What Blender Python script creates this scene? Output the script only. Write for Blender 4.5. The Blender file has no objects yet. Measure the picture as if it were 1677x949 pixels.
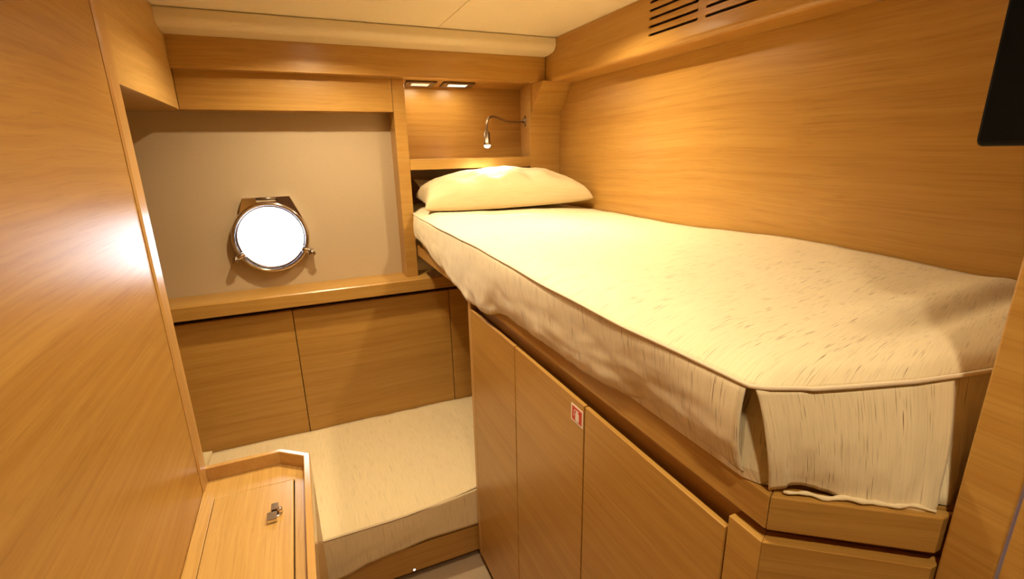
import bpy, bmesh, math, random
from mathutils import Vector, Matrix, noise
random.seed(4)
OZ = 1.48          # eye height above the cabin floor; coordinates below are relative to eye level
C = bpy.context.scene.collection
PI = math.pi
_cnt = {}

# ------------------------------------------------------------------ materials
def nt(name):
    m = bpy.data.materials.new(name); m.use_nodes = True
    t = m.node_tree; b = t.nodes['Principled BSDF']
    return m, t, b
def N(t, kind, **kw):
    n = t.nodes.new(kind)
    for k, v in kw.items():
        if k in n.inputs: n.inputs[k].default_value = v
        else: setattr(n, k, v)
    return n
def wood(name, axis, seed=0.0, light=(0.50, 0.288, 0.072), dark=(0.42, 0.218, 0.047), rough=0.31, strength=1.0, rot=0.0, spec=.45):
    """straight grained oak veneer, grain running along the given axis of the world"""
    m, t, b = nt(name); L = t.links.new
    g = N(t, 'ShaderNodeNewGeometry')
    mp = N(t, 'ShaderNodeMapping'); L(g.outputs['Position'], mp.inputs['Vector'])
    mp.inputs['Location'].default_value = (seed, seed*1.7, seed*.6); mp.inputs['Rotation'].default_value = (0, 0, math.radians(rot))
    # wavy distortion so that the grain drifts
    wn = N(t, 'ShaderNodeTexNoise', Scale=1.6, Detail=2.0); L(mp.outputs[0], wn.inputs['Vector'])
    sub = N(t, 'ShaderNodeVectorMath', operation='SUBTRACT'); L(wn.outputs['Color'], sub.inputs[0]); sub.inputs[1].default_value = (.5, .5, .5)
    sc = N(t, 'ShaderNodeVectorMath', operation='SCALE'); L(sub.outputs[0], sc.inputs[0]); sc.inputs['Scale'].default_value = .045
    ad = N(t, 'ShaderNodeVectorMath', operation='ADD'); L(mp.outputs[0], ad.inputs[0]); L(sc.outputs[0], ad.inputs[1])
    def layer(along, across, detail, rgh):
        q = N(t, 'ShaderNodeMapping'); L(ad.outputs[0], q.inputs['Vector'])
        s = [across]*3; s['xyz'.index(axis)] = along
        q.inputs['Scale'].default_value = s
        n = N(t, 'ShaderNodeTexNoise', Scale=1.0, Detail=detail, Roughness=rgh); L(q.outputs[0], n.inputs['Vector'])
        return n
    a = layer(.8, 55, 4, .6); c = layer(4, 210, 3, .7); d = layer(.35, 5, 2, .5)
    r1 = N(t, 'ShaderNodeValToRGB'); L(a.outputs['Fac'], r1.inputs[0])
    r1.color_ramp.elements[0].position = .30; r1.color_ramp.elements[0].color = (*dark, 1)
    r1.color_ramp.elements[1].position = .68; r1.color_ramp.elements[1].color = (*light, 1)
    r2 = N(t, 'ShaderNodeValToRGB'); L(c.outputs['Fac'], r2.inputs[0])
    r2.color_ramp.elements[0].position = .30; r2.color_ramp.elements[0].color = (.72, .66, .58, 1)
    r2.color_ramp.elements[1].position = .52; r2.color_ramp.elements[1].color = (1, 1, 1, 1)
    r3 = N(t, 'ShaderNodeValToRGB'); L(d.outputs['Fac'], r3.inputs[0])
    r3.color_ramp.elements[0].position = .3; r3.color_ramp.elements[0].color = (.90, .87, .84, 1)
    r3.color_ramp.elements[1].position = .7; r3.color_ramp.elements[1].color = (1.06, 1.06, 1.06, 1)
    m1 = N(t, 'ShaderNodeMix', data_type='RGBA', blend_type='MULTIPLY'); m1.inputs['Factor'].default_value = .55*strength
    L(r1.outputs[0], m1.inputs['A']); L(r2.outputs[0], m1.inputs['B'])
    m2 = N(t, 'ShaderNodeMix', data_type='RGBA', blend_type='MULTIPLY'); m2.inputs['Factor'].default_value = 1.0
    L(m1.outputs['Result'], m2.inputs['A']); L(r3.outputs[0], m2.inputs['B'])
    L(m2.outputs['Result'], b.inputs['Base Color'])
    b.inputs['Roughness'].default_value = rough
    b.inputs['Specular IOR Level'].default_value = spec
    bp = N(t, 'ShaderNodeBump', Strength=.06, Distance=.0006); L(c.outputs['Fac'], bp.inputs['Height']); L(bp.outputs[0], b.inputs['Normal'])
    return m
def plain(name, col, rough=.5, metal=0.0, spec=.5, bump=None, emit=None, es=0):
    m, t, b = nt(name)
    n = N(t, 'ShaderNodeTexNoise', Scale=90.0, Detail=3.0)
    tc = N(t, 'ShaderNodeNewGeometry'); t.links.new(tc.outputs['Position'], n.inputs['Vector'])
    r = N(t, 'ShaderNodeValToRGB'); t.links.new(n.outputs['Fac'], r.inputs[0])
    r.color_ramp.elements[0].color = (*[c*.96 for c in col], 1); r.color_ramp.elements[1].color = (*[min(1, c*1.03) for c in col], 1)
    t.links.new(r.outputs[0], b.inputs['Base Color'])
    b.inputs['Roughness'].default_value = rough; b.inputs['Metallic'].default_value = metal
    b.inputs['Specular IOR Level'].default_value = spec
    if bump:
        n2 = N(t, 'ShaderNodeTexNoise', Scale=bump[0], Detail=3.0); t.links.new(tc.outputs['Position'], n2.inputs['Vector'])
        bp = N(t, 'ShaderNodeBump', Strength=bump[1], Distance=.001); t.links.new(n2.outputs['Fac'], bp.inputs['Height']); t.links.new(bp.outputs[0], b.inputs['Normal'])
    if emit:
        b.inputs['Emission Color'].default_value = (*emit, 1); b.inputs['Emission Strength'].default_value = es
    return m
def linen(name, base, slub, amount=1.0, su=22.0):
    """raw linen with dark slub threads running along U"""
    m, t, b = nt(name); L = t.links.new
    uv = N(t, 'ShaderNodeUVMap'); uv.uv_map = 'UVMap'
    def lay(su, sv, detail=2.0):
        q = N(t, 'ShaderNodeMapping'); L(uv.outputs[0], q.inputs['Vector']); q.inputs['Scale'].default_value = (su, sv, 1)
        n = N(t, 'ShaderNodeTexNoise', Scale=1.0, Detail=detail); L(q.outputs[0], n.inputs['Vector']); return n
    a = lay(su, 640, 1.0); p = lay(6, 50, 2.0); w = lay(700, 700, 1.0); f = lay(14, 520, 3.0)
    ra = N(t, 'ShaderNodeValToRGB'); L(a.outputs['Fac'], ra.inputs[0])
    ra.color_ramp.elements[0].position = .615; ra.color_ramp.elements[0].color = (0, 0, 0, 1)
    ra.color_ramp.elements[1].position = .70; ra.color_ramp.elements[1].color = (1, 1, 1, 1)
    rp = N(t, 'ShaderNodeValToRGB'); L(p.outputs['Fac'], rp.inputs[0])
    rp.color_ramp.elements[0].position = .42; rp.color_ramp.elements[0].color = (.15, .15, .15, 1)
    rp.color_ramp.elements[1].position = .62; rp.color_ramp.elements[1].color = (1, 1, 1, 1)
    mu = N(t, 'ShaderNodeMath', operation='MULTIPLY'); L(ra.outputs[0], mu.inputs[0]); L(rp.outputs[0], mu.inputs[1])
    mk = N(t, 'ShaderNodeMath', operation='MULTIPLY'); L(mu.outputs[0], mk.inputs[0]); mk.inputs[1].default_value = amount
    rf = N(t, 'ShaderNodeValToRGB'); L(f.outputs['Fac'], rf.inputs[0])
    rf.color_ramp.elements[0].position = .35; rf.color_ramp.elements[0].color = (*[c*.92 for c in base], 1)
    rf.color_ramp.elements[1].position = .6; rf.color_ramp.elements[1].color = (*base, 1)
    mx = N(t, 'ShaderNodeMix', data_type='RGBA'); L(mk.outputs[0], mx.inputs['Factor']); L(rf.outputs[0], mx.inputs['A']); mx.inputs['B'].default_value = (*slub, 1)
    L(mx.outputs['Result'], b.inputs['Base Color'])
    b.inputs['Roughness'].default_value = .9; b.inputs['Specular IOR Level'].default_value = .15
    b.inputs['Sheen Weight'].default_value = .15
    bp = N(t, 'ShaderNodeBump', Strength=.25, Distance=.0008); L(w.outputs['Fac'], bp.inputs['Height']); L(bp.outputs[0], b.inputs['Normal'])
    return m

WX = wood('oak_grain_x', 'x'); WY = wood('oak_grain_y', 'y', 3.1)
WXb = wood('oak_grain_x_panel', 'x', 7.7); WYb = wood('oak_grain_y_door', 'y', 11.3)
WYl = wood('oak_grain_y_lid', 'y', 5.9, light=(.62, .40, .135), dark=(.52, .31, .09))
EDGE = wood('oak_edge', 'z', 2.2, light=(.56, .34, .12), dark=(.50, .28, .09), strength=.5)
WLW = wood('oak_wall_satin', 'y', 3.1, rough=.35, spec=.40)
RIMW = wood('oak_rim_varnish', 'y', 6.2, light=(.58, .36, .13), dark=(.52, .30, .10), rough=.17, strength=.5)
WDG = wood('oak_grain_corner', 'x', 4.4, rot=36.87)
GAPM = plain('gap_shade', (.035, .014, .006), .8)  # shade of gaps, vent slots and toe recess put into the colour
CREAM = plain('cream_vinyl', (.50, .385, .24), .55, bump=(900, .12))
CEIL = plain('cream_ceiling', (.80, .71, .53), .42, bump=(700, .08))
PADM = plain('cream_leather', (.76, .65, .44), .38, bump=(500, .10))
CARPET = plain('tan_carpet', (.40, .29, .19), .95, bump=(600, .9))
CHROME = plain('polished_chrome', (.72, .68, .68), .12, 1.0)
STEEL = plain('brushed_steel', (.32, .26, .21), .3, 1.0)
BRONZE = plain('dark_bronze_metal', (.16, .11, .08), .35, 1.0)
BLACK = plain('black_plastic', (.004, .004, .004), .5, spec=.1)
RED = plain('sign_red', (.55, .03, .015), .4)
WHITE = plain('sign_white', (.80, .72, .66), .4)
LINEN = linen('linen_cover', (.80, .685, .46), (.20, .12, .07), 1.0)
LINEN2 = linen('linen_cover_lower', (.82, .68, .42), (.38, .26, .13), .7, 14.0)
PILL = linen('pillow_cotton', (.61, .50, .29), (.46, .35, .20), .35)
PIPE = plain('piping_cord', (.72, .60, .43), .85)
SEAM = plain('ceiling_seam', (.30, .24, .17), .7)
def emis(name, col, s):
    m, t, b = nt(name)
    b.inputs['Base Color'].default_value = (.8, .8, .8, 1)
    b.inputs['Emission Color'].default_value = (*col, 1); b.inputs['Emission Strength'].default_value = s
    return m
LENS = emis('lit_lens', (1, .86, .62), 18); LENSDIM = emis('dim_lens', (1, .86, .6), .5); LENSMID = emis('mid_lens', (1, .88, .66), 1.0)
BULB = emis('led_bulb', (1, .95, .85), 30); LEDM = emis('white_led', (1, .98, .95), 12)
GLASS = bpy.data.materials.new('window_glass'); GLASS.use_nodes = True
_t = GLASS.node_tree; _t.nodes.clear()
_o = N(_t, 'ShaderNodeOutputMaterial'); _m = N(_t, 'ShaderNodeMixShader'); _tr = N(_t, 'ShaderNodeBsdfTransparent'); _gl = N(_t, 'ShaderNodeBsdfGlossy', Roughness=.03)
_fr = N(_t, 'ShaderNodeFresnel', IOR=1.45)
_t.links.new(_fr.outputs[0], _m.inputs[0]); _t.links.new(_tr.outputs[0], _m.inputs[1]); _t.links.new(_gl.outputs[0], _m.inputs[2]); _t.links.new(_m.outputs[0], _o.inputs[0])

# ------------------------------------------------------------------ object helpers
def link(name, me, mat, parent=None, smooth=False, bevel=0.0, org=None):
    """mesh given in scene coordinates; the object's origin is put at org (or the bottom centre)"""
    vs = me.vertices
    if parent is not None: org_w = Vector(parent.location)
    elif org is not None: org_w = Vector((org[0], org[1], org[2]+OZ))
    else:
        xs = [v.co.x for v in vs]; ys = [v.co.y for v in vs]; zs = [v.co.z for v in vs]
        org_w = Vector(((min(xs)+max(xs))/2, (min(ys)+max(ys))/2, min(zs)+OZ))
    for v in vs: v.co = v.co + Vector((0, 0, OZ)) - org_w
    o = bpy.data.objects.new(name, me); C.objects.link(o)
    if parent is not None:
        o.parent = parent if parent.get('_root') is None else parent
    else: o.location = org_w
    if mat is not None and not me.materials: me.materials.append(mat)
    if smooth:
        for p in me.polygons: p.use_smooth = True
    if bevel:
        b = o.modifiers.new('bevel', 'BEVEL'); b.width = bevel; b.segments = 2; b.limit_method = 'ANGLE'; b.angle_limit = math.radians(40)
    return o
def sub(name, me, mat, parent, rootloc, **kw):
    """a sub-part: parent is a part whose mesh is expressed in the root's frame"""
    for v in me.vertices: v.co = v.co + Vector((0, 0, OZ)) - Vector(rootloc)
    o = bpy.data.objects.new(name, me); C.objects.link(o); o.parent = parent
    if not me.materials: me.materials.append(mat)
    if kw.get('smooth'):
        for p in me.polygons: p.use_smooth = True
    if kw.get('bevel'):
        b = o.modifiers.new('bevel', 'BEVEL'); b.width = kw['bevel']; b.segments = 2; b.limit_method = 'ANGLE'
    return o
def root(name, label, cat, loc, group=None):
    o = bpy.data.objects.new(name, None); C.objects.link(o); o.empty_display_size = .05
    o.location = (loc[0], loc[1], loc[2]+OZ); o['label'] = label; o['category'] = cat
    if group: o['group'] = group
    return o
def tag(o, label, cat, group=None):
    o['label'] = label; o['category'] = cat
    if group: o['group'] = group
    return o
def struct(o, label=None):
    o['kind'] = 'structure'
    if label: o['label'] = label
    return o
def mesh_from(bm, name='m'):
    me = bpy.data.meshes.new(name); bmesh.ops.recalc_face_normals(bm, faces=bm.faces[:]); bm.to_mesh(me); bm.free(); return me
def box(*bs):
    bm = bmesh.new()
    for (x0, x1, y0, y1, z0, z1) in bs:
        vs = [bm.verts.new((x, y, z)) for x in (x0, x1) for y in (y0, y1) for z in (z0, z1)]
        for f in ((0, 1, 3, 2), (4, 6, 7, 5), (0, 4, 5, 1), (2, 3, 7, 6), (0, 2, 6, 4), (1, 5, 7, 3)): bm.faces.new([vs[i] for i in f])
    return mesh_from(bm)
def prism(poly, axis, a, b):
    """polygon in the two other axes extruded from a to b along axis"""
    bm = bmesh.new()
    def P(p, q):
        if axis == 'x': return (q, p[0], p[1])
        if axis == 'y': return (p[0], q, p[1])
        return (p[0], p[1], q)
    A = [bm.verts.new(P(p, a)) for p in poly]; B = [bm.verts.new(P(p, b)) for p in poly]
    bm.faces.new(A); bm.faces.new(B[::-1])
    n = len(poly)
    for i in range(n): bm.faces.new((A[i], A[(i+1) % n], B[(i+1) % n], B[i]))
    return mesh_from(bm)
def tube(pts, r, seg=10, closed=False, cap=True):
    bm = bmesh.new(); pts = [Vector(p) for p in pts]; n = len(pts); rings = []
    up = Vector((0, 0, 1)); prev = None
    for i, p in enumerate(pts):
        a = pts[(i-1) % n] if (closed or i > 0) else p; b = pts[(i+1) % n] if (closed or i < n-1) else p
        t = (b-a).normalized()
        if prev is None:
            s = t.cross(up)
            if s.length < .1: s = t.cross(Vector((1, 0, 0)))
        else: s = prev - t*prev.dot(t)
        s.normalize(); prev = s; q = t.cross(s)
        rr = r[i] if isinstance(r, (list, tuple)) else r
        rings.append([bm.verts.new(p+(s*math.cos(2*PI*k/seg)+q*math.sin(2*PI*k/seg))*rr) for k in range(seg)])
    m = n if closed else n-1
    for i in range(m):
        A, B = rings[i], rings[(i+1) % n]
        for k in range(seg): bm.faces.new((A[k], A[(k+1) % seg], B[(k+1) % seg], B[k]))
    if not closed and cap: bm.faces.new(rings[0][::-1]); bm.faces.new(rings[-1])
    return mesh_from(bm)
def lathe(profile, centre, axis=(0, 0, 1), seg=32):
    """profile: list of (radius, height along axis)"""
    bm = bmesh.new(); ax = Vector(axis).normalized(); c = Vector(centre)
    s = ax.orthogonal().normalized(); q = ax.cross(s); rings = []
    for r, h in profile:
        if r < 1e-6: rings.append([bm.verts.new(c+ax*h)])
        else: rings.append([bm.verts.new(c+ax*h+(s*math.cos(2*PI*k/seg)+q*math.sin(2*PI*k/seg))*r) for k in range(seg)])
    for A, B in zip(rings, rings[1:]):
        for k in range(seg):
            k2 = (k+1) % seg
            if len(A) == 1 and len(B) > 1: bm.faces.new((A[0], B[k], B[k2]))
            elif len(B) == 1 and len(A) > 1: bm.faces.new((A[k], A[k2], B[0]))
            elif len(A) > 1: bm.faces.new((A[k], A[k2], B[k2], B[k]))
    return mesh_from(bm)
def plate(outline, holes, thick, fn):
    """flat plate with holes; 2-D outline and holes in (a,b); fn maps (a,b,c) to scene coords, c from 0 to thick"""
    cu = bpy.data.curves.new('pl', 'CURVE'); cu.dimensions = '2D'; cu.fill_mode = 'BOTH'; cu.extrude = thick/2
    for loop in [outline]+list(holes):
        s = cu.splines.new('POLY'); s.points.add(len(loop)-1); s.use_cyclic_u = True
        for p, q in zip(s.points, loop): p.co = (q[0], q[1], 0, 1)
    o = bpy.data.objects.new('pl', cu); C.objects.link(o)
    dg = bpy.context.evaluated_depsgraph_get(); dg.update()
    me = bpy.data.meshes.new_from_object(o.evaluated_get(dg)); bpy.data.objects.remove(o)
    me.materials.clear()
    for v in me.vertices: v.co = Vector(fn(v.co.x, v.co.y, v.co.z+thick/2))
    bm = bmesh.new(); bm.from_mesh(me); bmesh.ops.remove_doubles(bm, verts=bm.verts[:], dist=1e-6)
    bpy.data.meshes.remove(me)
    return mesh_from(bm)
def circ(cx, cy, r, n=64, a0=0): return [(cx+r*math.cos(a0+2*PI*i/n), cy+r*math.sin(a0+2*PI*i/n)) for i in range(n)]
def capsule(x0, x1, y, h, n=6):
    r = h/2; out = []
    for i in range(n+1): a = PI/2-PI*i/n; out.append((x1-r+r*math.cos(a), y+r*math.sin(a)))
    for i in range(n+1): a = -PI/2-PI*i/n; out.append((x0+r+r*math.cos(a), y+r*math.sin(a)))
    return out
def join(*mes):
    bm = bmesh.new(); mats = []
    for me in mes: bm.from_mesh(me)
    return mesh_from(bm)
def interp(tab, x):
    if x <= tab[0][0]: return tab[0][1]
    for (a, b), (c, d) in zip(tab, tab[1:]):
        if x <= c:
            t = (x-a)/(c-a); return b+(d-b)*t
    return tab[-1][1]
def smoothtab(tab, x, w=.05):
    return sum(interp(tab, x+w*k/2) for k in (-2, -1, 0, 1, 2))/5
def fbm(x, y, z=0, o=3):
    s = 0; a = 1
    for i in range(o): s += a*noise.noise(Vector((x, y, z))); x *= 2.1; y *= 2.1; a *= .5
    return s

CZ = .457    # ceiling
FZ = -1.48   # floor
XL, XR, XS = -.335, 1.175, .595      # left wall, right wall (hull), corridor side wall at the bunk's foot
BV = .0012

# ------------------------------------------------------------------ the setting
struct(link('floor', box((-1.35, 1.30, -1.5, 2.45, FZ-.05, FZ)), CARPET), 'tan carpeted cabin floor')
# ceiling in two boards with a seam between them
ce = struct(link('ceiling', box((-1.35, .5625, -1.5, 2.45, CZ, CZ+.03), (.5645, 1.30, -1.5, 2.45, CZ, CZ+.03), (.56, .567, -1.5, 2.45, CZ+.006, CZ+.035)), CEIL), 'cream ceiling boards with one thin seam')
wr = struct(link('wall_right', box((XR, XR+.04, .10, 2.45, FZ, CZ)), WYb), 'oak veneered wall behind the upper bunk')
# wall cladding at the left: a big oak panel ending in an edge strip
struct(link('wall_left', box((XL-.06, XL, -1.5, 1.335, FZ, CZ)), WLW), 'large oak panel wall on the left')
es = prism([(XL-.06, 1.337), (XL+.001, 1.337), (XL+.0045, 1.345), (XL+.0045, 1.400), (XL-.002, 1.412), (XL-.06, 1.412)], 'z', FZ, CZ)
struct(link('trim_1', es, EDGE), 'light oak edge strip closing the left panel wall')
struct(link('wall_far_left', box((-1.34, -1.28, 1.30, 2.45, FZ, CZ)), WY))
struct(link('wall_left_return', box((-1.28, XL-.06, 1.335, 1.40, FZ, CZ)), WX))
struct(link('wall_foot', box((XS+.02, XR, .165, .208, FZ, CZ)), WX), 'oak wall at the foot of the upper bunk')
struct(link('trim_2', box((XS, XS+.02, .1655, .2085, FZ, CZ)), WY, bevel=.002), 'oak corner post at the foot of the upper bunk')
struct(link('wall_corridor', box((XS, XS+.04, -1.5, .1625, FZ, CZ)), WYb, bevel=.001), 'oak wall beside the doorway')
struct(link('wall_rear', box((XL-.06, XS+.04, -1.56, -1.5, FZ, CZ)), WX))
# cream back wall with the porthole opening
PCX, PCZ, PR = -.123, -.316, .1275
wb = plate([(-1.28, -.550), (.40, -.550), (.40, CZ), (-1.28, CZ)], [circ(PCX, PCZ, PR+.004)], .05, lambda a, b, c: (a, 2.22+c, b))
struct(link('wall_back', wb, CREAM), 'cream vinyl back wall around the porthole')
struct(link('wall_back_lower', box((-1.28, XR, 2.125, 2.27, FZ, -.551)), GAPM))
struct(link('wall_back_niche', box((.40, 1.30, 2.41, 2.45, FZ, CZ)), WX))
# beams
def pad_profile():
    p = [(2.075, CZ-.001), (1.962, CZ-.001), (1.960, CZ-.006)]
    for i in range(10):
        a = i/9*PI/2
        p.append((1.960+.040*(1-math.cos(a)), .432-.030*math.sin(a)))
    p += [(2.03, .398), (2.075, .396)]
    return p
struct(link('trim_3', prism(pad_profile(), 'x', -.342, 1.069), PADM, smooth=False, bevel=.003), 'padded cream moulding along the ceiling edge')
struct(link('trim_4', box((-.342, 1.071, 2.06, 2.11, .295, .42)), WX, bevel=BV), 'upper oak beam under the cream moulding')
struct(link('trim_5', box((-.342, .3985, 2.11, 2.219, .167, .42)), WXb, bevel=BV), 'lower oak beam above the cream back wall')
struct(link('trim_6', box((.400, .450, 2.11, 2.41, -.5295, .42)), WXb, bevel=BV), 'oak pillar between porthole recess and bunk niche')

# ------------------------------------------------------------------ overhead cabinet at the left
oc = root('overhead_cabinet', 'oak overhead cabinet hanging at the ceiling beside the left panel wall', 'cabinet', (-.7, 1.76, .167))
link('cabinet_box', box((-1.27, XL-.012, 1.414, 2.218, .169, CZ-.002)), WY, oc, bevel=BV)
link('side_panel', box((XL-.012, XL-.003, 1.414, 2.058, .166, CZ-.001), (XL-.012, XL-.008, 2.058, 2.11, .166, CZ-.06)), WYl, oc, bevel=BV)

# ------------------------------------------------------------------ window ledge and panels
led = prism([(2.06, -.586), (2.0575, -.583), (2.0575, -.535), (2.062, -.530), (2.219, -.530), (2.219, -.55), (2.13, -.55), (2.13, -.586)], 'x', -1.27, 1.17)
tag(link('window_ledge', led, WX), 'long oak ledge running below the round porthole', 'ledge')
for i, (a, b, lab) in enumerate(((-1.27, -.0855, 'oak wall panel under the ledge, left of the thin vertical seam'),
                                 (-.0825, .5825, 'oak wall panel under the ledge, in the middle above the lower bed'),
                                 (.5855, 1.17, 'shaded oak wall panel under the ledge behind the cupboard end'))):
    tag(link('wall_panel', box((a, b, 2.10, 2.1245, -1.40, -.611)), (WX, WXb, WX)[i], bevel=BV), lab, 'panel', 'oak panels below the window ledge')

# ------------------------------------------------------------------ porthole
wroot = root('window_1', 'round chrome-framed porthole in the cream back wall', 'porthole', (PCX, 2.22, PCZ))
del wroot['category']; wroot['kind'] = 'structure'
def Y(c, h): return (c[0], 2.22-h, c[1])
ring = lathe([(.1275, -.045), (.1275, .002), (.1285, .030), (.1310, .040), (.1365, .044), (.1415, .040), (.1445, .028), (.1465, .0), (.1465, -.002), (.131, -.006), (.131, -.045)], (PCX, 2.22, PCZ), (0, -1, 0), 72)
link('window_frame', ring, CHROME, wroot, smooth=True)
inner = lathe([(.1265, .010), (.1225, .012), (.1215, .018), (.1230, .026), (.1273, .028), (.1273, .010), (.1265, .010)], (PCX, 2.22, PCZ), (0, -1, 0), 72)
link('glazing_ring', inner, STEEL, wroot, smooth=True)
link('window_pane', lathe([(0, .014), (.124, .014), (.124, .020), (0, .020)], (PCX, 2.22, PCZ), (0, -1, 0), 64), GLASS, wroot)
# hinge plate: flared block on top of the ring
zt = -.154; pts = [(-.206, zt), (-.158, zt)]
pts += [(-.156, zt-.017), (-.085, zt-.017), (-.083, zt), (-.034, zt), (.0005, -.235), (.0085, -.262)]
arc = []
a1 = math.atan2(-.262-PCZ, .0085-PCX); a2 = math.atan2(-.256-PCZ, -.246-PCX)
for i in range(1, 18):
    a = a1+(a2-a1)*i/18; arc.append((PCX+.1315*math.cos(a), PCZ+.1315*math.sin(a)))
pts = pts+arc+[(-.246, -.256), (-.232, -.238)]
link('hinge_plate', plate(pts, [], .034, lambda a, b, c: (a, 2.219-c, b)), CHROME, wroot, bevel=.004)
link('hinge_pin', tube([(-.160, 2.192, zt-.006), (-.081, 2.192, zt-.006)], .0065, 14), STEEL, wroot, smooth=True)
for sx, (lx, lz) in ((-1, (-.262, -.392)), (1, (.022, -.388))):
    d = Vector((PCX-lx, 0, PCZ-lz)).normalized()
    arm = [Vector((lx, 2.190, lz)), Vector((lx, 2.182, lz))+d*.018, Vector((lx, 2.180, lz))+d*.040]
    lug = link('clamp_dog', join(tube(arm, [.013, .012, .010], 12), lathe([(0, 0), (.009, 0), (.009, .035), (.012, .038), (.012, .050), (0, .052)], (lx, 2.219, lz), (0, -1, 0), 16)), CHROME, wroot, smooth=True)
    sub('wing_nut', join(tube([(lx-.011, 2.172, lz-.010), (lx, 2.170, lz+.001), (lx+.011, 2.172, lz-.010)], [.006, .009, .006], 10), lathe([(0, 0), (.006, 0), (.006, .010), (0, .012)], (lx, 2.170, lz), (0, -1, 0), 12)), STEEL, lug, wroot.location, smooth=True)

# ------------------------------------------------------------------ headboard niche
hn = root('headboard_niche', 'open oak niche with a shelf above the upper bunk pillow', 'niche', (.75, 2.26, -.3))
link('back_panel', box((.45, 1.12, 2.382, 2.409, -.45, .300)), WX, hn)
link('side_panel', prism([(1.017, 2.112), (1.03, 2.112), (1.13, 2.41), (1.094, 2.382)], 'z', -.45, .2995), WYl, hn)
link('top_panel', box((.4505, 1.10, 2.1115, 2.382, .3005, .318)), WX, hn)
link('shelf', box((.4505, 1.016, 2.1115, 2.381, -.066, -.022)), WX, hn, bevel=.002)
link('side_column', prism([(1.018, 2.110), (XR-.001, 2.110), (XR-.001, 2.41), (1.115, 2.41)], 'z', -.45, .2945), WXb, hn, bevel=BV)
link('corner_bracket', prism([(2.004, .2945), (2.110, .2945), (2.110, .168), (2.106, .168)], 'x', 1.028, XR-.001), WXb, hn, bevel=BV)

# recessed reading spots in the niche ceiling
def recessed(name, quad, label, lens):
    cx = sum(q[0] for q in quad)/4; cy = sum(q[1] for q in quad)/4
    r = root(name, label, 'light', (cx, cy, .29), 'rectangular lights in the niche ceiling')
    def shrink(k): return [(cx+(x-cx)*k, cy+(y-cy)*k) for x, y in quad]
    link('light_frame', plate(shrink(1.0), [shrink(.60)], .008, lambda a, b, c: (a, b, .3003-c)), BRONZE, r, bevel=.002)
    link('lens', prism(shrink(.595), 'z', .2945, .2985), lens, r)
    L = bpy.data.lights.new('glow', 'AREA'); L.size = .06; L.energy = .45; L.color = (1, .80, .50)
    q = bpy.data.objects.new('glow', L); C.objects.link(q); q.parent = r; q.location = (0, 0, .0035)
recessed('recessed_light', [(.478, 2.19), (.500, 2.345), (.630, 2.345), (.612, 2.19)], 'left of two rectangular metal lights in the niche ceiling, beside the oak pillar', LENSDIM)
recessed('recessed_light', [(.640, 2.19), (.662, 2.335), (.808, 2.325), (.785, 2.185)], 'right of two rectangular metal lights in the niche ceiling, brighter lens', LENSMID)

# reading lamp
rl = root('reading_lamp', 'lit flexible-neck metal reading lamp hanging above the upper bunk pillow', 'lamp', (1.055, 2.23, .142))
nrm = Vector((-1, .289, 0)).normalized()
link('base', lathe([(0, 0), (.026, 0), (.026, .004), (.022, .008), (.010, .010), (.009, .020), (0, .021)], (1.053, 2.23, .142), nrm, 28), STEEL, rl, smooth=True)
neck = []
ctrl = [(1.045, 2.228, .142), (1.00, 2.215, .137), (.93, 2.16, .135), (.86, 2.08, .140), (.805, 2.025, .146), (.775, 2.005, .140), (.7625, 2.0, .118), (.7615, 2.0, .085)]
for i in range(len(ctrl)-1):
    p0 = Vector(ctrl[max(i-1, 0)]); p1 = Vector(ctrl[i]); p2 = Vector(ctrl[i+1]); p3 = Vector(ctrl[min(i+2, len(ctrl)-1)])
    for k in range(6):
        t = k/6; neck.append(.5*((2*p1)+(p2-p0)*t+(2*p0-5*p1+4*p2-p3)*t*t+(3*p1-p0-3*p2+p3)*t**3))
neck.append(Vector(ctrl[-1]))
link('gooseneck', tube(neck, .0048, 10), STEEL, rl, smooth=True)
LX, LY = .7612, 2.0
link('lamp_head', lathe([(0, .090), (.006, .090), (.007, .084), (.0125, .082), (.0130, .044), (.0150, .040), (.0150, .030), (.0125, .030), (.0115, .040), (0, .044)], (LX, LY, 0), (0, 0, 1), 24), STEEL, rl, smooth=True)
link('bulb', lathe([(0, .040), (.0122, .038), (.0135, .031), (.0110, .023), (.005, .0195), (0, .019)], (LX, LY, 0), (0, 0, 1), 20), BULB, rl, smooth=True)

# ------------------------------------------------------------------ ventilation box over the bunk
vb = root('ventilation_box', 'long oak air vent box under the ceiling above the upper bunk', 'vent', (1.12, 1.1, .288))
holes = []
zr = [.343, .366, .389, .412, .435]
for (a, b) in ((1.152, 1.362), (.910, 1.125), (.668, .883)):
    for z in zr: holes.append(capsule(a, b, z, .0085))
link('slotted_front', plate([(.21, .306), (2.058, .306), (2.058, CZ-.001), (.21, CZ-.001)], holes, .012, lambda a, b, c: (1.07+c, a, b)), WY, vb)
prof = [(1.0701, .3058)]
for i in range(8):
    a = i/7*PI/2; prof.append((1.0701+.016*(1-math.cos(a)), .306-.016*math.sin(a)))
prof += [(XR-.001, .2895), (XR-.001, .305)]
link('bottom_panel', prism(prof, 'y', .21, 2.058), WY, vb)
link('duct', box((1.084, XR-.001, .22, 2.05, .307, CZ-.002)), GAPM, vb)

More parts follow.
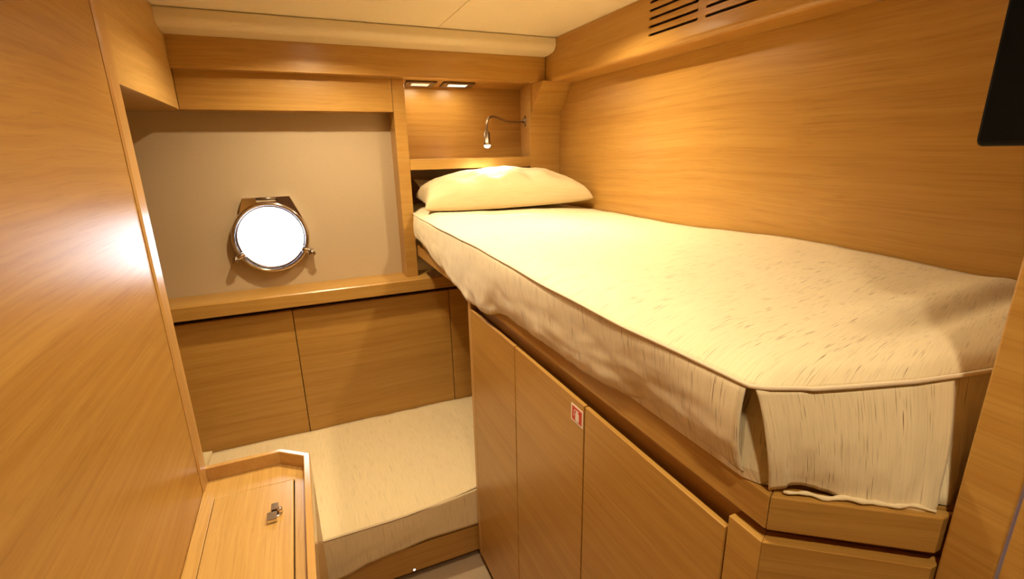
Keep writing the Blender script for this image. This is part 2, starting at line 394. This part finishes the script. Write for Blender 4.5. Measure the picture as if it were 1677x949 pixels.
# ------------------------------------------------------------------ upper bunk frame
XF = .455
bk = root('bunk_bed', 'oak upper bunk frame with a cut-off corner at the foot', 'bed', (.8, 1.2, -.436))
Fc = [(XF, .315), (.5915, .2125)]
link('front_rail', prism([(XF, .315), (XF, 2.1085), (XF+.022, 2.1085), (XF+.022, .326)], 'z', -.436, -.389), WY, bk, bevel=.002)
link('foot_rail', prism([(XF, .3145), (XF+.0225, .3255), (XF+.1615, .2125), (Fc[1][0], .2125)], 'z', -.436, -.389), WDG, bk, bevel=.002)
link('base_board', prism([(XF+.024, .327), (XF+.024, 2.108), (XR-.002, 2.108), (XR-.002, .214), (.620, .214)], 'z', -.434, -.3885), WY, bk)

# ------------------------------------------------------------------ cupboard under the bunk
XC = .452
cb = root('bunk_cupboard', 'oak cupboard with tall doors under the upper bunk', 'cabinet', (.8, .8, FZ))
cor = [(XC, .3145), (XC+.1365, .2105)]
carc = [(XC+.024, .33), (XC+.024, 1.383), (XR-.003, 1.383), (XR-.003, .214), (.628, .214)]
link('carcass', prism(carc, 'z', FZ+.045, -.4375), WYb, cb)
link('end_panel', box((XC, XR-.003, 1.384, 1.411, FZ+.045, -.448)), EDGE, cb, bevel=BV)
link('toe_kick', prism([(XC+.045, .35), (XC+.045, 1.39), (XC+.06, 1.39), (XC+.06, .35)], 'z', FZ, FZ+.044), GAPM, cb)
for (a, b) in ((1.0435, 1.3825), (.7105, 1.0405), (.3665, .7075)):
    link('cabinet_door', box((XC, XC+.009, a+.0005, b-.0005, FZ+.05, -.474)), WYb, cb, bevel=BV)
link('filler_panel', prism([(XC, .3635), (XC, .3147), (XC+.0215, .3252), (XC+.0215, .3635)], 'z', FZ+.05, -.4525), WYb, cb, bevel=.0008)
link('corner_panel', prism([(XC, .3145), (XC+.1365, .2105), (XC+.17, .2105), (XC+.0215, .325)], 'z', FZ+.05, -.4525), WDG, cb, bevel=.0008)

# fire extinguisher sticker
sg = root('fire_extinguisher_sign', 'small red and white fire extinguisher sticker on the cupboard door', 'sign', (XC, .7335, -.508))
sy0, sy1, sz1, sz0 = .7125, .7575, -.488, -.5255
def S(u, v): return (sy1+(sy0-sy1)*u, sz0+(sz1-sz0)*v)          # u: left to right as seen, v: upwards
def sgn(poly, x0, x1): return prism([S(u, v) for u, v in poly], 'x', x0, x1)
link('border', sgn([(0, 0), (1, 0), (1, 1), (0, 1)], XC-.0007, XC-.0001), WHITE, sg)
link('field', sgn([(.10, .10), (.90, .10), (.90, .90), (.10, .90)], XC-.0010, XC-.0007), RED, sg)
bod = [(.40, .14), (.66, .14), (.68, .20), (.68, .58), (.64, .66), (.57, .70), (.57, .80), (.49, .80), (.49, .70), (.42, .66), (.38, .58), (.38, .20)]
link('extinguisher_symbol', sgn(bod, XC-.0013, XC-.0010), WHITE, sg)
link('hose_symbol', join(sgn([(.49, .76), (.32, .76), (.25, .68), (.25, .36), (.29, .36), (.29, .66), (.34, .72), (.49, .72)], XC-.0013, XC-.0010), sgn([(.57, .76), (.70, .84), (.70, .80), (.57, .72)], XC-.0013, XC-.0010)), WHITE, sg)

# ------------------------------------------------------------------ cloth surfaces
def grid_mesh(P, UV, nu, nv):
    """P[i][j] points, UV[i][j]"""
    bm = bmesh.new(); uvl = bm.loops.layers.uv.new('UVMap')
    V = [[bm.verts.new(P[i][j]) for j in range(nv)] for i in range(nu)]
    for i in range(nu-1):
        for j in range(nv-1):
            idx = ((i, j), (i+1, j), (i+1, j+1), (i, j+1))
            f = bm.faces.new([V[a][b] for a, b in idx])
            for l, (a, b) in zip(f.loops, idx): l[uvl].uv = UV[a][b]
    me = bpy.data.meshes.new('cloth'); bm.to_mesh(me); bm.free(); return me
def solid(o, t, off=-1):
    m = o.modifiers.new('thick', 'SOLIDIFY'); m.thickness = t; m.offset = off; return o

# seam path of the upper mattress, from the head to the foot
seam = [(.475, 2.36), (.468, 2.20), (.460, 2.13), (.4445, 2.085), (.443, 2.00), (.443, 1.88), (.438, 1.55), (.432, 1.2), (.421, .8), (.417, .55), (.421, .40), (.425, .335),
        (.437, .324), (.475, .306), (.527, .288), (.592, .268), (.662, .256), (.72, .248), (.90, .240), (XR-.004, .236)]
acc = [0]
for a, b in zip(seam, seam[1:]): acc.append(acc[-1]+math.dist(a, b))
SL = acc[-1]; CORN = acc[11]
def seam_at(s):
    for i in range(len(seam)-1):
        if s <= acc[i+1]+1e-9:
            t = (s-acc[i])/(acc[i+1]-acc[i]); return Vector((seam[i][0]+(seam[i+1][0]-seam[i][0])*t, seam[i][1]+(seam[i+1][1]-seam[i][1])*t))
    return Vector(seam[-1])
def seam_z(s):
    return -.252+.0015*math.sin(s*7)+.0007*math.sin(s*23+1)+ (0.003 if s < .3 else 0)
nS, nT = 190, 44
P = []; U = []
for i in range(nS):
    s = SL*i/(nS-1); p = seam_at(s)
    if s < CORN: qy = 2.36+(.50-2.36)*(s/CORN)
    else: qy = .50+(.236-.50)*min(1, (s-CORN)/(SL-CORN))
    q = Vector((XR-.004, qy)); rowp = []; rowu = []
    L = (q-p).length
    for j in range(nT):
        t = (j/(nT-1)); t = t**1.25
        c = p.lerp(q, t); d = t*L
        foot = max(0, c.y-.236); edge = min(d, foot*1.0+.001 if s < CORN else 9)
        rise = .020*(1-math.exp(-d/.035))
        wallz = smoothtab([(.23, -.004), (.41, .002), (.6, .010), (.85, .022), (1.1, .010), (1.31, .001), (1.55, .004), (1.78, .006), (2.4, 0)], c.y, .1)
        z = seam_z(s)+rise*(1-t**3)+wallz*t**2
        # soft hollows and wrinkles
        z += .006*fbm(c.x*3.1, c.y*2.3, 1.3)*min(1, d/.06)
        z += .0018*fbm(c.x*16, c.y*9, 4.1)*min(1, d/.04)
        # a crease running parallel to the foot end
        ridge = c.y-(.335+.05*(c.x-.6)); z += -.010*math.exp(-(ridge/.022)**2)*max(0, min(1, (c.x-.60)/.15)) + .007*math.exp(-((ridge-.05)/.03)**2)*max(0, min(1, (c.x-.55)/.15))
        rowp.append((c.x, c.y, z)); rowu.append((-d, s))
    P.append(rowp); U.append(rowu)
ubm = root('mattress', 'thick upper bunk mattress in a flecked cream linen cover', 'mattress', (.8, 1.2, -.389))
topo = solid(link('cover_top', grid_mesh(P, U, nS, nT), LINEN, ubm, smooth=True), .0012, -1)
topP = P
# piping
link('piping', tube([(seam_at(SL*i/260).x-.0015, seam_at(SL*i/260).y-(0 if i < 195 else .003), seam_z(SL*i/260)+.0004) for i in range(12, 256)], 0.0027, 8), PIPE, ubm, smooth=True)
# side flap
hem_z = [(.34, -.373), (.40, -.371), (.51, -.364), (.56, -.381), (.70, -.398), (.78, -.401), (1.00, -.404), (1.07, -.400), (1.13, -.412), (1.20, -.437), (1.28, -.446), (1.40, -.447), (1.55, -.425), (1.75, -.393), (1.97, -.352), (2.04, -.348), (2.10, -.36), (2.36, -.38)]
hem_x = [(.335, .445), (.6, .448), (1.05, .4485), (1.25, .4475), (1.5, .446), (1.8, .442), (1.95, .441), (2.06, .442), (2.085, .446), (2.12, .458), (2.36, .470)]
nS2, nT2 = 200, 22
P = []; U = []
s_end = CORN-.004
for i in range(nS2):
    s = s_end*i/(nS2-1); p = seam_at(s); zs = seam_z(s)
    yb = p.y; xb = interp(hem_x, yb); zb = smoothtab(hem_z, yb, .02)
    rp = []; ru = []
    for j in range(nT2):
        t = j/(nT2-1)
        x = p.x+(xb-p.x)*t; z = zs+(zb-zs)*t
        bul = math.sin(PI*t)**.55*(.008+.004*math.sin(yb*7))
        fold = .006*fbm(yb*7, t*2.0, 8.1)*t+.0025*fbm(yb*22, t*3, 2.2)*t*t
        if yb > 2.05: bul *= max(0, 1-(yb-2.05)/.05)
        x -= bul+(fold if yb < 2.04 else 0)
        if yb < .42: x -= .001*t*(1-(yb-.335)/.085)      # the corner lifts away
        y = yb-.012*math.sin(t*1.5)*(1 if yb < .36 else 0)*0
        if z < -.380: x = min(x, .4525)
        rp.append((x, y+.005*t*max(0, 1-(yb-.335)/.1), z)); ru.append((t*abs(zb-zs), s))
    P.append(rp); U.append(ru)
solid(link('side_flap', grid_mesh(P, U, nS2, nT2), LINEN, ubm, smooth=True), .0022, 1)
# foot flap across the cut-off corner
nS3, nT3 = 60, 22
P = []; U = []
ft = [(.4265, .3285), (.475, .306), (.527, .288), (.592, .268), (.655, .258)]
fb = [(.4600, .3215), (.500, .2925), (.535, .268), (.572, .240), (.597, .2225)]
fz = [(0, -.386), (.12, -.376), (.25, -.379), (.45, -.389), (.7, -.392), (1, -.396)]
def poly_at(pl, t):
    k = t*(len(pl)-1); i = min(int(k), len(pl)-2); f = k-i
    return Vector(pl[i]).lerp(Vector(pl[i+1]), f)
for i in range(nS3):
    u = i/(nS3-1); a = poly_at(ft, u); b = poly_at(fb, u); zs = -.2535; zb = interp(fz, u)
    rp = []; ru = []
    for j in range(nT3):
        t = j/(nT3-1); c = a.lerp(b, t**.8)
        out = Vector((-.6, -.8)).normalized()
        amt = math.sin(PI*t)*.007+.004*fbm(u*3.2, t*2, 5.5)*t+.0016*fbm(u*11, t*3, 3.5)*t
        if u < .1: amt += .003*t
        c = c+out*amt
        if zs+(zb-zs)*t < -.33: c.y = max(c.y, .2165)
        rp.append((c.x, c.y, zs+(zb-zs)*t)); ru.append((t*.135, 5+u*.27))
    P.append(rp); U.append(ru)
solid(link('foot_flap', grid_mesh(P, U, nS3, nT3), LINEN, ubm, smooth=True), .0022, 1)
# the mattress body under the cover, seen in the slit at the corner and past the foot flap
core = []
for x, y in [(.480, 2.36), (.478, 2.12), (.466, 2.04), (.458, 1.9), (.456, 1.2), (.452, .60), (.452, .352), (.4600, .334), (.475, .322), (.54, .298), (.655, .276), (XR-.006, .262), (XR-.006, 2.36)]: core.append((x, y))
cbm = bmesh.new(); uvl = cbm.loops.layers.uv.new('UVMap'); rings = []
for z, k in ((-.387, 0), (-.37, .004), (-.30, .006), (-.262, .0)):
    rings.append([cbm.verts.new((x-k*(1 if x < 1 else 0), y, z)) for x, y in core])
for A, B in zip(rings, rings[1:]):
    for k in range(len(core)):
        f = cbm.faces.new((A[k], A[(k+1) % len(core)], B[(k+1) % len(core)], B[k]))
        for l in f.loops: l[uvl].uv = (l.vert.co.z, l.vert.co.y+l.vert.co.x)
for R_ in (rings[0], rings[-1]): cbm.faces.new(R_)
link('mattress_body', mesh_from(cbm), LINEN, ubm, smooth=False)
# the rest of the cover tucked down between the flap and the wall
P = []; U = []
tt = [(.640, .274), (.70, .262), (.78, .252), (.88, .246)]; tb = [(.604, .2260), (.628, .2200), (.67, .2180), (.72, .2180)]
for i in range(30):
    u = i/29; a = poly_at(tt, u); b = poly_at(tb, u); rp = []; ru = []
    for j in range(14):
        t = j/13; c = a.lerp(b, t); k = .004*fbm(u*6, t*3, 7.7)+.004*math.sin(u*14+t*2)*t
        rp.append((c.x, max(.2175, c.y+k), -.256-.130*t)); ru.append((t*.135, 8+u*.25))
    P.append(rp); U.append(ru)
solid(link('tucked_cloth', grid_mesh(P, U, 30, 14), LINEN, ubm, smooth=True), .002, 1)
# rolled hem lying on the foot rail
hp = [Vector((.470, .3105, -.3845)).lerp(Vector((.592, .2215, -.3845)), i/30) for i in range(31)]
hp = [p+Vector((-.0012, -.0016, 0))*math.sin(i*.9)*.8+Vector((0, 0, .0012*math.sin(i*.55))) for i, p in enumerate(hp)]
link('hem_roll', tube(hp, [.0016+.0014*math.sin(i/30*PI)+.0006*math.sin(i*1.7) for i in range(31)], 8), LINEN, ubm, smooth=True)

# ------------------------------------------------------------------ pillows
def pillow(name, corners, zmid, T, label, mat, seed=0, tilt=None, p=.42, sag=0.0, n=44, pinch=.06):
    """corners FL, FR, BR, BL as (x, y, z); thickness T above the seam and sag below"""
    c = [Vector(k) for k in corners]
    bm = bmesh.new(); uvl = bm.loops.layers.uv.new('UVMap')
    nrmv = (c[1]-c[0]).cross(c[3]-c[0]).normalized()
    if nrmv.z < 0: nrmv = -nrmv
    def pt(u, v, side):
        b = (c[0]*(1-u)*(1-v)+c[1]*u*(1-v)+c[2]*u*v+c[3]*(1-u)*v)
        # edges pulled in between the pointed corners
        pu = pinch*math.sin(PI*v)*(1-2*u)*(abs(1-2*u)**2); pv = pinch*math.sin(PI*u)*(1-2*v)*(abs(1-2*v)**2)
        b = b+(c[1]-c[0])*pu*.5+(c[3]-c[0])*pv*.5
        h = (math.sin(PI*u)**p)*(math.sin(PI*v)**p)
        w = .010*fbm(u*5+seed, v*4, seed)+.004*fbm(u*14, v*12, seed+3)
        wr = .009*math.exp(-((v-.18)/.16)**2)*math.sin(u*34+3*v+seed)*max(0, math.sin(PI*u))
        hh = T*h+(w+wr)*min(1, h*1.3) if side > 0 else -sag*h
        return b+nrmv*hh
    top = [[bm.verts.new(pt(i/n, j/n, 1)) for j in range(n+1)] for i in range(n+1)]
    bot = [[top[i][j] if i in (0, n) or j in (0, n) else bm.verts.new(pt(i/n, j/n, -1)) for j in range(n+1)] for i in range(n+1)]
    for G in (top, bot):
        for i in range(n):
            for j in range(n):
                idx = ((i, j), (i+1, j), (i+1, j+1), (i, j+1))
                f = bm.faces.new([G[a][b] for a, b in idx])
                for l, (a, b) in zip(f.loops, idx): l[uvl].uv = (a/n*.65, b/n*.42)
    bmesh.ops.recalc_face_normals(bm, faces=bm.faces[:])
    me = bpy.data.meshes.new(name); bm.to_mesh(me); bm.free()
    o = link(name, me, mat, smooth=True)
    sdv = o.modifiers.new('sub', 'SUBSURF'); sdv.levels = 1; sdv.render_levels = 1
    return tag(o, label, 'pillow')
pillow('pillow', [(.452, 1.925, -.216), (1.162, 1.775, -.196), (1.135, 2.09, -.165), (.475, 2.19, -.185)], 0, .130, 'plump cream pillow lit by the lamp on the upper bunk', PILL, 1.0, sag=.034, p=.30)
pillow('pillow', [(.515, 2.215, -.215), (1.00, 2.215, -.215), (1.00, 2.31, -.15), (.480, 2.225, -.108)], 0, .03, 'second pillow hidden in the niche, only its pointed corner showing behind the first', PILL, 4.0, sag=.02)
pillow('pillow', [(-.90, 1.62, -1.15), (-.415, 1.62, -1.12), (-.398, 1.84, -1.02), (-.90, 1.90, -1.03)], 0, .06, 'pillow on the lower bed, only a corner peeking out behind the left wall', PILL, 7.0, sag=.07)

# ------------------------------------------------------------------ lower bed
lb = root('lower_bed', 'low oak bed frame across the end of the cabin', 'bed', (0, 1.78, FZ))
link('front_rail', box((-1.27, XR-.005, 1.430, 1.452, -1.448, -1.338)), WX, lb, bevel=BV)
link('base_board', box((-1.27, XR-.005, 1.455, 2.098, -1.40, -1.352)), WX, lb)
link('toe_kick', box((-1.27, XR-.005, 1.480, 1.495, FZ, -1.4005)), WX, lb)
lm = root('mattress', 'lower bed mattress in a flecked cream linen cover', 'mattress', (0, 1.78, -1.35))
def lz(x, y):
    z = -1.176+.004*fbm(x*3, y*3, 9)+.0012*fbm(x*14, y*14, 2)
    if x > .12: z += .006*fbm(x*9+y*5, y*3-x*4, 6)*min(1, (x-.12)/.2)*min(1, (y-1.43)/.3)
    return z
def lseam(x):
    z = interp([(-1.27, -1.200), (-.066, -1.199), (.15, -1.199), (.30, -1.194), (.40, -1.184), (.453, -1.176), (1.17, -1.18)], x); y = interp([(-1.27, 1.425), (.2, 1.425), (.453, 1.437), (1.17, 1.44)], x)
    return y, z
nX, nY = 150, 50; P = []; U = []
for i in range(nX):
    x = -1.27+2.43*i/(nX-1); ys, zs = lseam(x); rp = []; ru = []
    for j in range(nY):
        t = j/(nY-1); y = ys+(2.097-ys)*t**1.3; d = y-ys
        w = 1-math.exp(-d/.05)
        rp.append((x, y, zs+(lz(x, y)-zs)*w)); ru.append((-d, x))
    P.append(rp); U.append(ru)
solid(link('cover_top', grid_mesh(P, U, nX, nY), LINEN2, lm, smooth=True), .003, 1)
link('piping', tube([(x, lseam(x)[0]-.001, lseam(x)[1]) for x in [-1.26+2.0*i/180 for i in range(181)]], .0024, 8), PIPE, lm, smooth=True)
P = []; U = []; nX = 170; nT = 16
for i in range(nX):
    x = -1.27+2.05*i/(nX-1); ys, zs = lseam(x)
    zb = interp([(-1.27, -1.37), (-.06, -1.372), (.0, -1.362), (.06, -1.342), (.17, -1.334), (.27, -1.324), (.45, -1.330)], x)
    rp = []; ru = []
    for j in range(nT):
        t = j/(nT-1); y = ys-.004*math.sin(PI*t)-.004*fbm(x*8+t*2, t*2, 3)*t-.003*max(0, math.sin(x*55+t*7))*t*(1 if x > .33 else .0)
        z = zs+(zb-zs)*t; y = min(y, 1.4265)
        rp.append((x, y, z)); ru.append((t*.14, x+3))
    P.append(rp); U.append(ru)
solid(link('side_flap', grid_mesh(P, U, nX, nT), LINEN2, lm, smooth=True), .002, 1)
link('mattress_body', box((-1.27, 1.165, 1.444, 2.095, -1.350, -1.215)), LINEN2, lm)
# courtesy light
cl = root('courtesy_light', 'tiny white courtesy light on the rail of the lower bed', 'light', (.212, 1.43, -1.43))
link('rim', lathe([(.0035, 0), (.0060, 0), (.0055, .003), (.0038, .0035), (.0035, 0)], (.210, 1.4302, -1.437), (0, -1, 0), 20), CHROME, cl, smooth=True)
link('lens', lathe([(0, 0), (.0036, 0), (.0030, .003), (0, .004)], (.210, 1.4302, -1.437), (0, -1, 0), 16), LEDM, cl, smooth=True)

# ------------------------------------------------------------------ bedside cabinet at the left
ns = root('bedside_cabinet', 'oak bedside cabinet with a raised rim and lift-up lid beside the left wall', 'cabinet', (-.2, 1.0, FZ))
NY0 = .50; X0 = XL+.001
out = [(X0, 1.404), (-.141, 1.404), (-.065, 1.345), (-.065, NY0), (X0, NY0)]
inn = [(X0, 1.388), (-.1465, 1.388), (-.082, 1.337), (-.082, NY0+.017), (X0, NY0+.017)]
link('body', prism([(x if x < -.3 else x-.0005, y-.0005) for x, y in out], 'z', FZ, -.905), WY, ns, bevel=BV)
rim = prism([out[0], out[1], out[2], out[3], (-.082, NY0), inn[2], inn[1], inn[0]], 'z', -.9045, -.820)
link('rim', rim, RIMW, ns, bevel=.0022)
lidp = [(-.303, 1.300), (-.113, 1.296), (-.113, .62), (-.303, .62)]
hole = [(-.3058, 1.3022), (-.1090, 1.2980), (-.1090, .6180), (-.3058, .6180)]
topp = [(X0, 1.387), (-.147, 1.387), (-.0825, 1.3365), (-.0825, NY0+.018), (X0, NY0+.018)]
link('top', plate(topp, [hole], .014, lambda a, b, c: (a, b, -.8745+c)), WYl, ns)
lid = link('lid', prism(lidp, 'z', -.876, -.8605), WYl, ns, bevel=BV)
# lift latch: oval escutcheon, finger tongue, push knob
lt = join(lathe([(0, 0), (.013, 0), (.013, .0025), (.010, .0035), (0, .0035)], (-.154, 1.165, -.8605), (0, 0, 1), 24),
          box((-.172, -.149, 1.136, 1.166, -.8585, -.849)), box((-.163, -.146, 1.170, 1.196, -.8585, -.847)))
sub('latch', lt, CHROME, lid, ns.location, bevel=.003)
sub('latch_button', lathe([(0, 0), (.0065, 0), (.0065, .012), (.005, .014), (0, .0145)], (-.143, 1.168, -.859), (0, 0, 1), 18), CHROME, lid, ns.location, smooth=True)

# ------------------------------------------------------------------ television at the foot of the bunk
tv = root('television', 'black flat television mounted on the wall at the bunk foot', 'television', (.85, .25, -.004))
tvo = []
x0, x1, z0, z1, r = .62, 1.12, -.004, .300, .008
for cx, cz, a0 in ((x1-r, z0+r, -PI/2), (x1-r, z1-r, 0), (x0+r, z1-r, PI/2), (x0+r, z0+r, PI)):
    for i in range(5): a = a0+i*PI/8; tvo.append((cx+r*math.cos(a), cz+r*math.sin(a)))
link('housing', prism(tvo, 'y', .226, .274), BLACK, tv, bevel=.003)
link('screen', box((.632, 1.108, .2741, .2755, .010, .288)), BLACK, tv)
link('wall_mount', box((.78, .96, .2083, .2259, .08, .22)), BLACK, tv)

# ------------------------------------------------------------------ lights
def downlight(x, y, label, power, size=.05, rad=.045, spread=148):
    r = root('ceiling_light', label, 'light', (x, y, CZ-.006), 'round ceiling lights in the cream ceiling')
    link('trim_ring', lathe([(rad*.78, 0), (rad, 0), (rad*1.0, .002), (rad*.95, .005), (rad*.8, .0055), (rad*.78, 0)], (x, y, CZ-.006), (0, 0, 1), 32), CHROME, r, smooth=True)
    link('lens', lathe([(0, .002), (rad*.76, .002), (rad*.76, .0055), (0, .0055)], (x, y, CZ-.006), (0, 0, 1), 32), LENS, r)
    L = bpy.data.lights.new('bulb', 'AREA'); L.shape = 'DISK'; L.size = size; L.energy = power; L.spread = math.radians(spread); L.color = (1, .80, .50)
    o = bpy.data.objects.new('bulb', L); C.objects.link(o); o.location = (0, 0, -.004); o.parent = r
    return o
LP = 1.0
downlight(.11, 1.685, 'round ceiling light above the porthole side of the cabin', 6.5*LP)
downlight(.77, 1.38, 'round ceiling light above the middle of the upper bunk', 5.5*LP)
downlight(.20, .82, 'unseen fill light added in the ceiling to brighten the cupboard doors', 3.4*LP, spread=125)  # added fill lamp out of view, placed to lighten the cupboard doors
downlight(.15, -.12, 'unseen fill light added behind the camera to brighten the bunk foot', 4.3*LP)  # added fill lamp behind the camera, lightens the foot flap
# reading lamp beam
L = bpy.data.lights.new('beam', 'SPOT'); L.energy = 4.5; L.color = (1, .93, .78); L.spot_size = math.radians(150); L.spot_blend = .8; L.shadow_soft_size = .009
o = bpy.data.objects.new('beam', L); C.objects.link(o); o.parent = rl; o.location = Vector((LX, LY, .017))-Vector((1.055, 2.23, .142))
# daylight through the porthole
w = bpy.data.worlds.new('daylight'); bpy.context.scene.world = w; w.use_nodes = True
bg = w.node_tree.nodes['Background']; bg.inputs[0].default_value = (.86, .90, 1.0, 1); bg.inputs[1].default_value = 11.0
Lp = bpy.data.lights.new('window_portal', 'AREA'); Lp.shape = 'DISK'; Lp.size = .25; Lp.cycles.is_portal = True
po = bpy.data.objects.new('window_portal', Lp); C.objects.link(po); po.location = (PCX, 2.262, PCZ+OZ); po.rotation_euler = (-PI/2, 0, 0)

# ------------------------------------------------------------------ camera
yaw, pit, rol, f = 0.40672837, 0.27755249, -0.02101898, 790.643
ca, sa, cb_, sb, cc, sc_ = math.cos(yaw), math.sin(yaw), math.cos(pit), math.sin(pit), math.cos(rol), math.sin(rol)
M0 = Matrix(((1, 0, 0), (0, 0, -1), (0, 1, 0)))
M = Matrix(((cc, -sc_, 0), (sc_, cc, 0), (0, 0, 1))) @ Matrix(((1, 0, 0), (0, cb_, -sb), (0, sb, cb_))) @ M0 @ Matrix(((ca, -sa, 0), (sa, ca, 0), (0, 0, 1)))
Rb = Matrix((M[0], -M[1], -M[2])).transposed()
cam = bpy.data.cameras.new('camera'); cam.sensor_width = 36; cam.lens = 36*f/1677; cam.clip_start = .01
co = bpy.data.objects.new('camera', cam); C.objects.link(co)
co.matrix_world = Matrix.Translation((0, 0, OZ)) @ Rb.to_4x4()
bpy.context.scene.camera = co
vs = bpy.context.scene.view_settings
vs.view_transform = 'Standard'; vs.look = 'None'; vs.gamma = 1; vs.use_curve_mapping = False; vs.exposure = 0.5
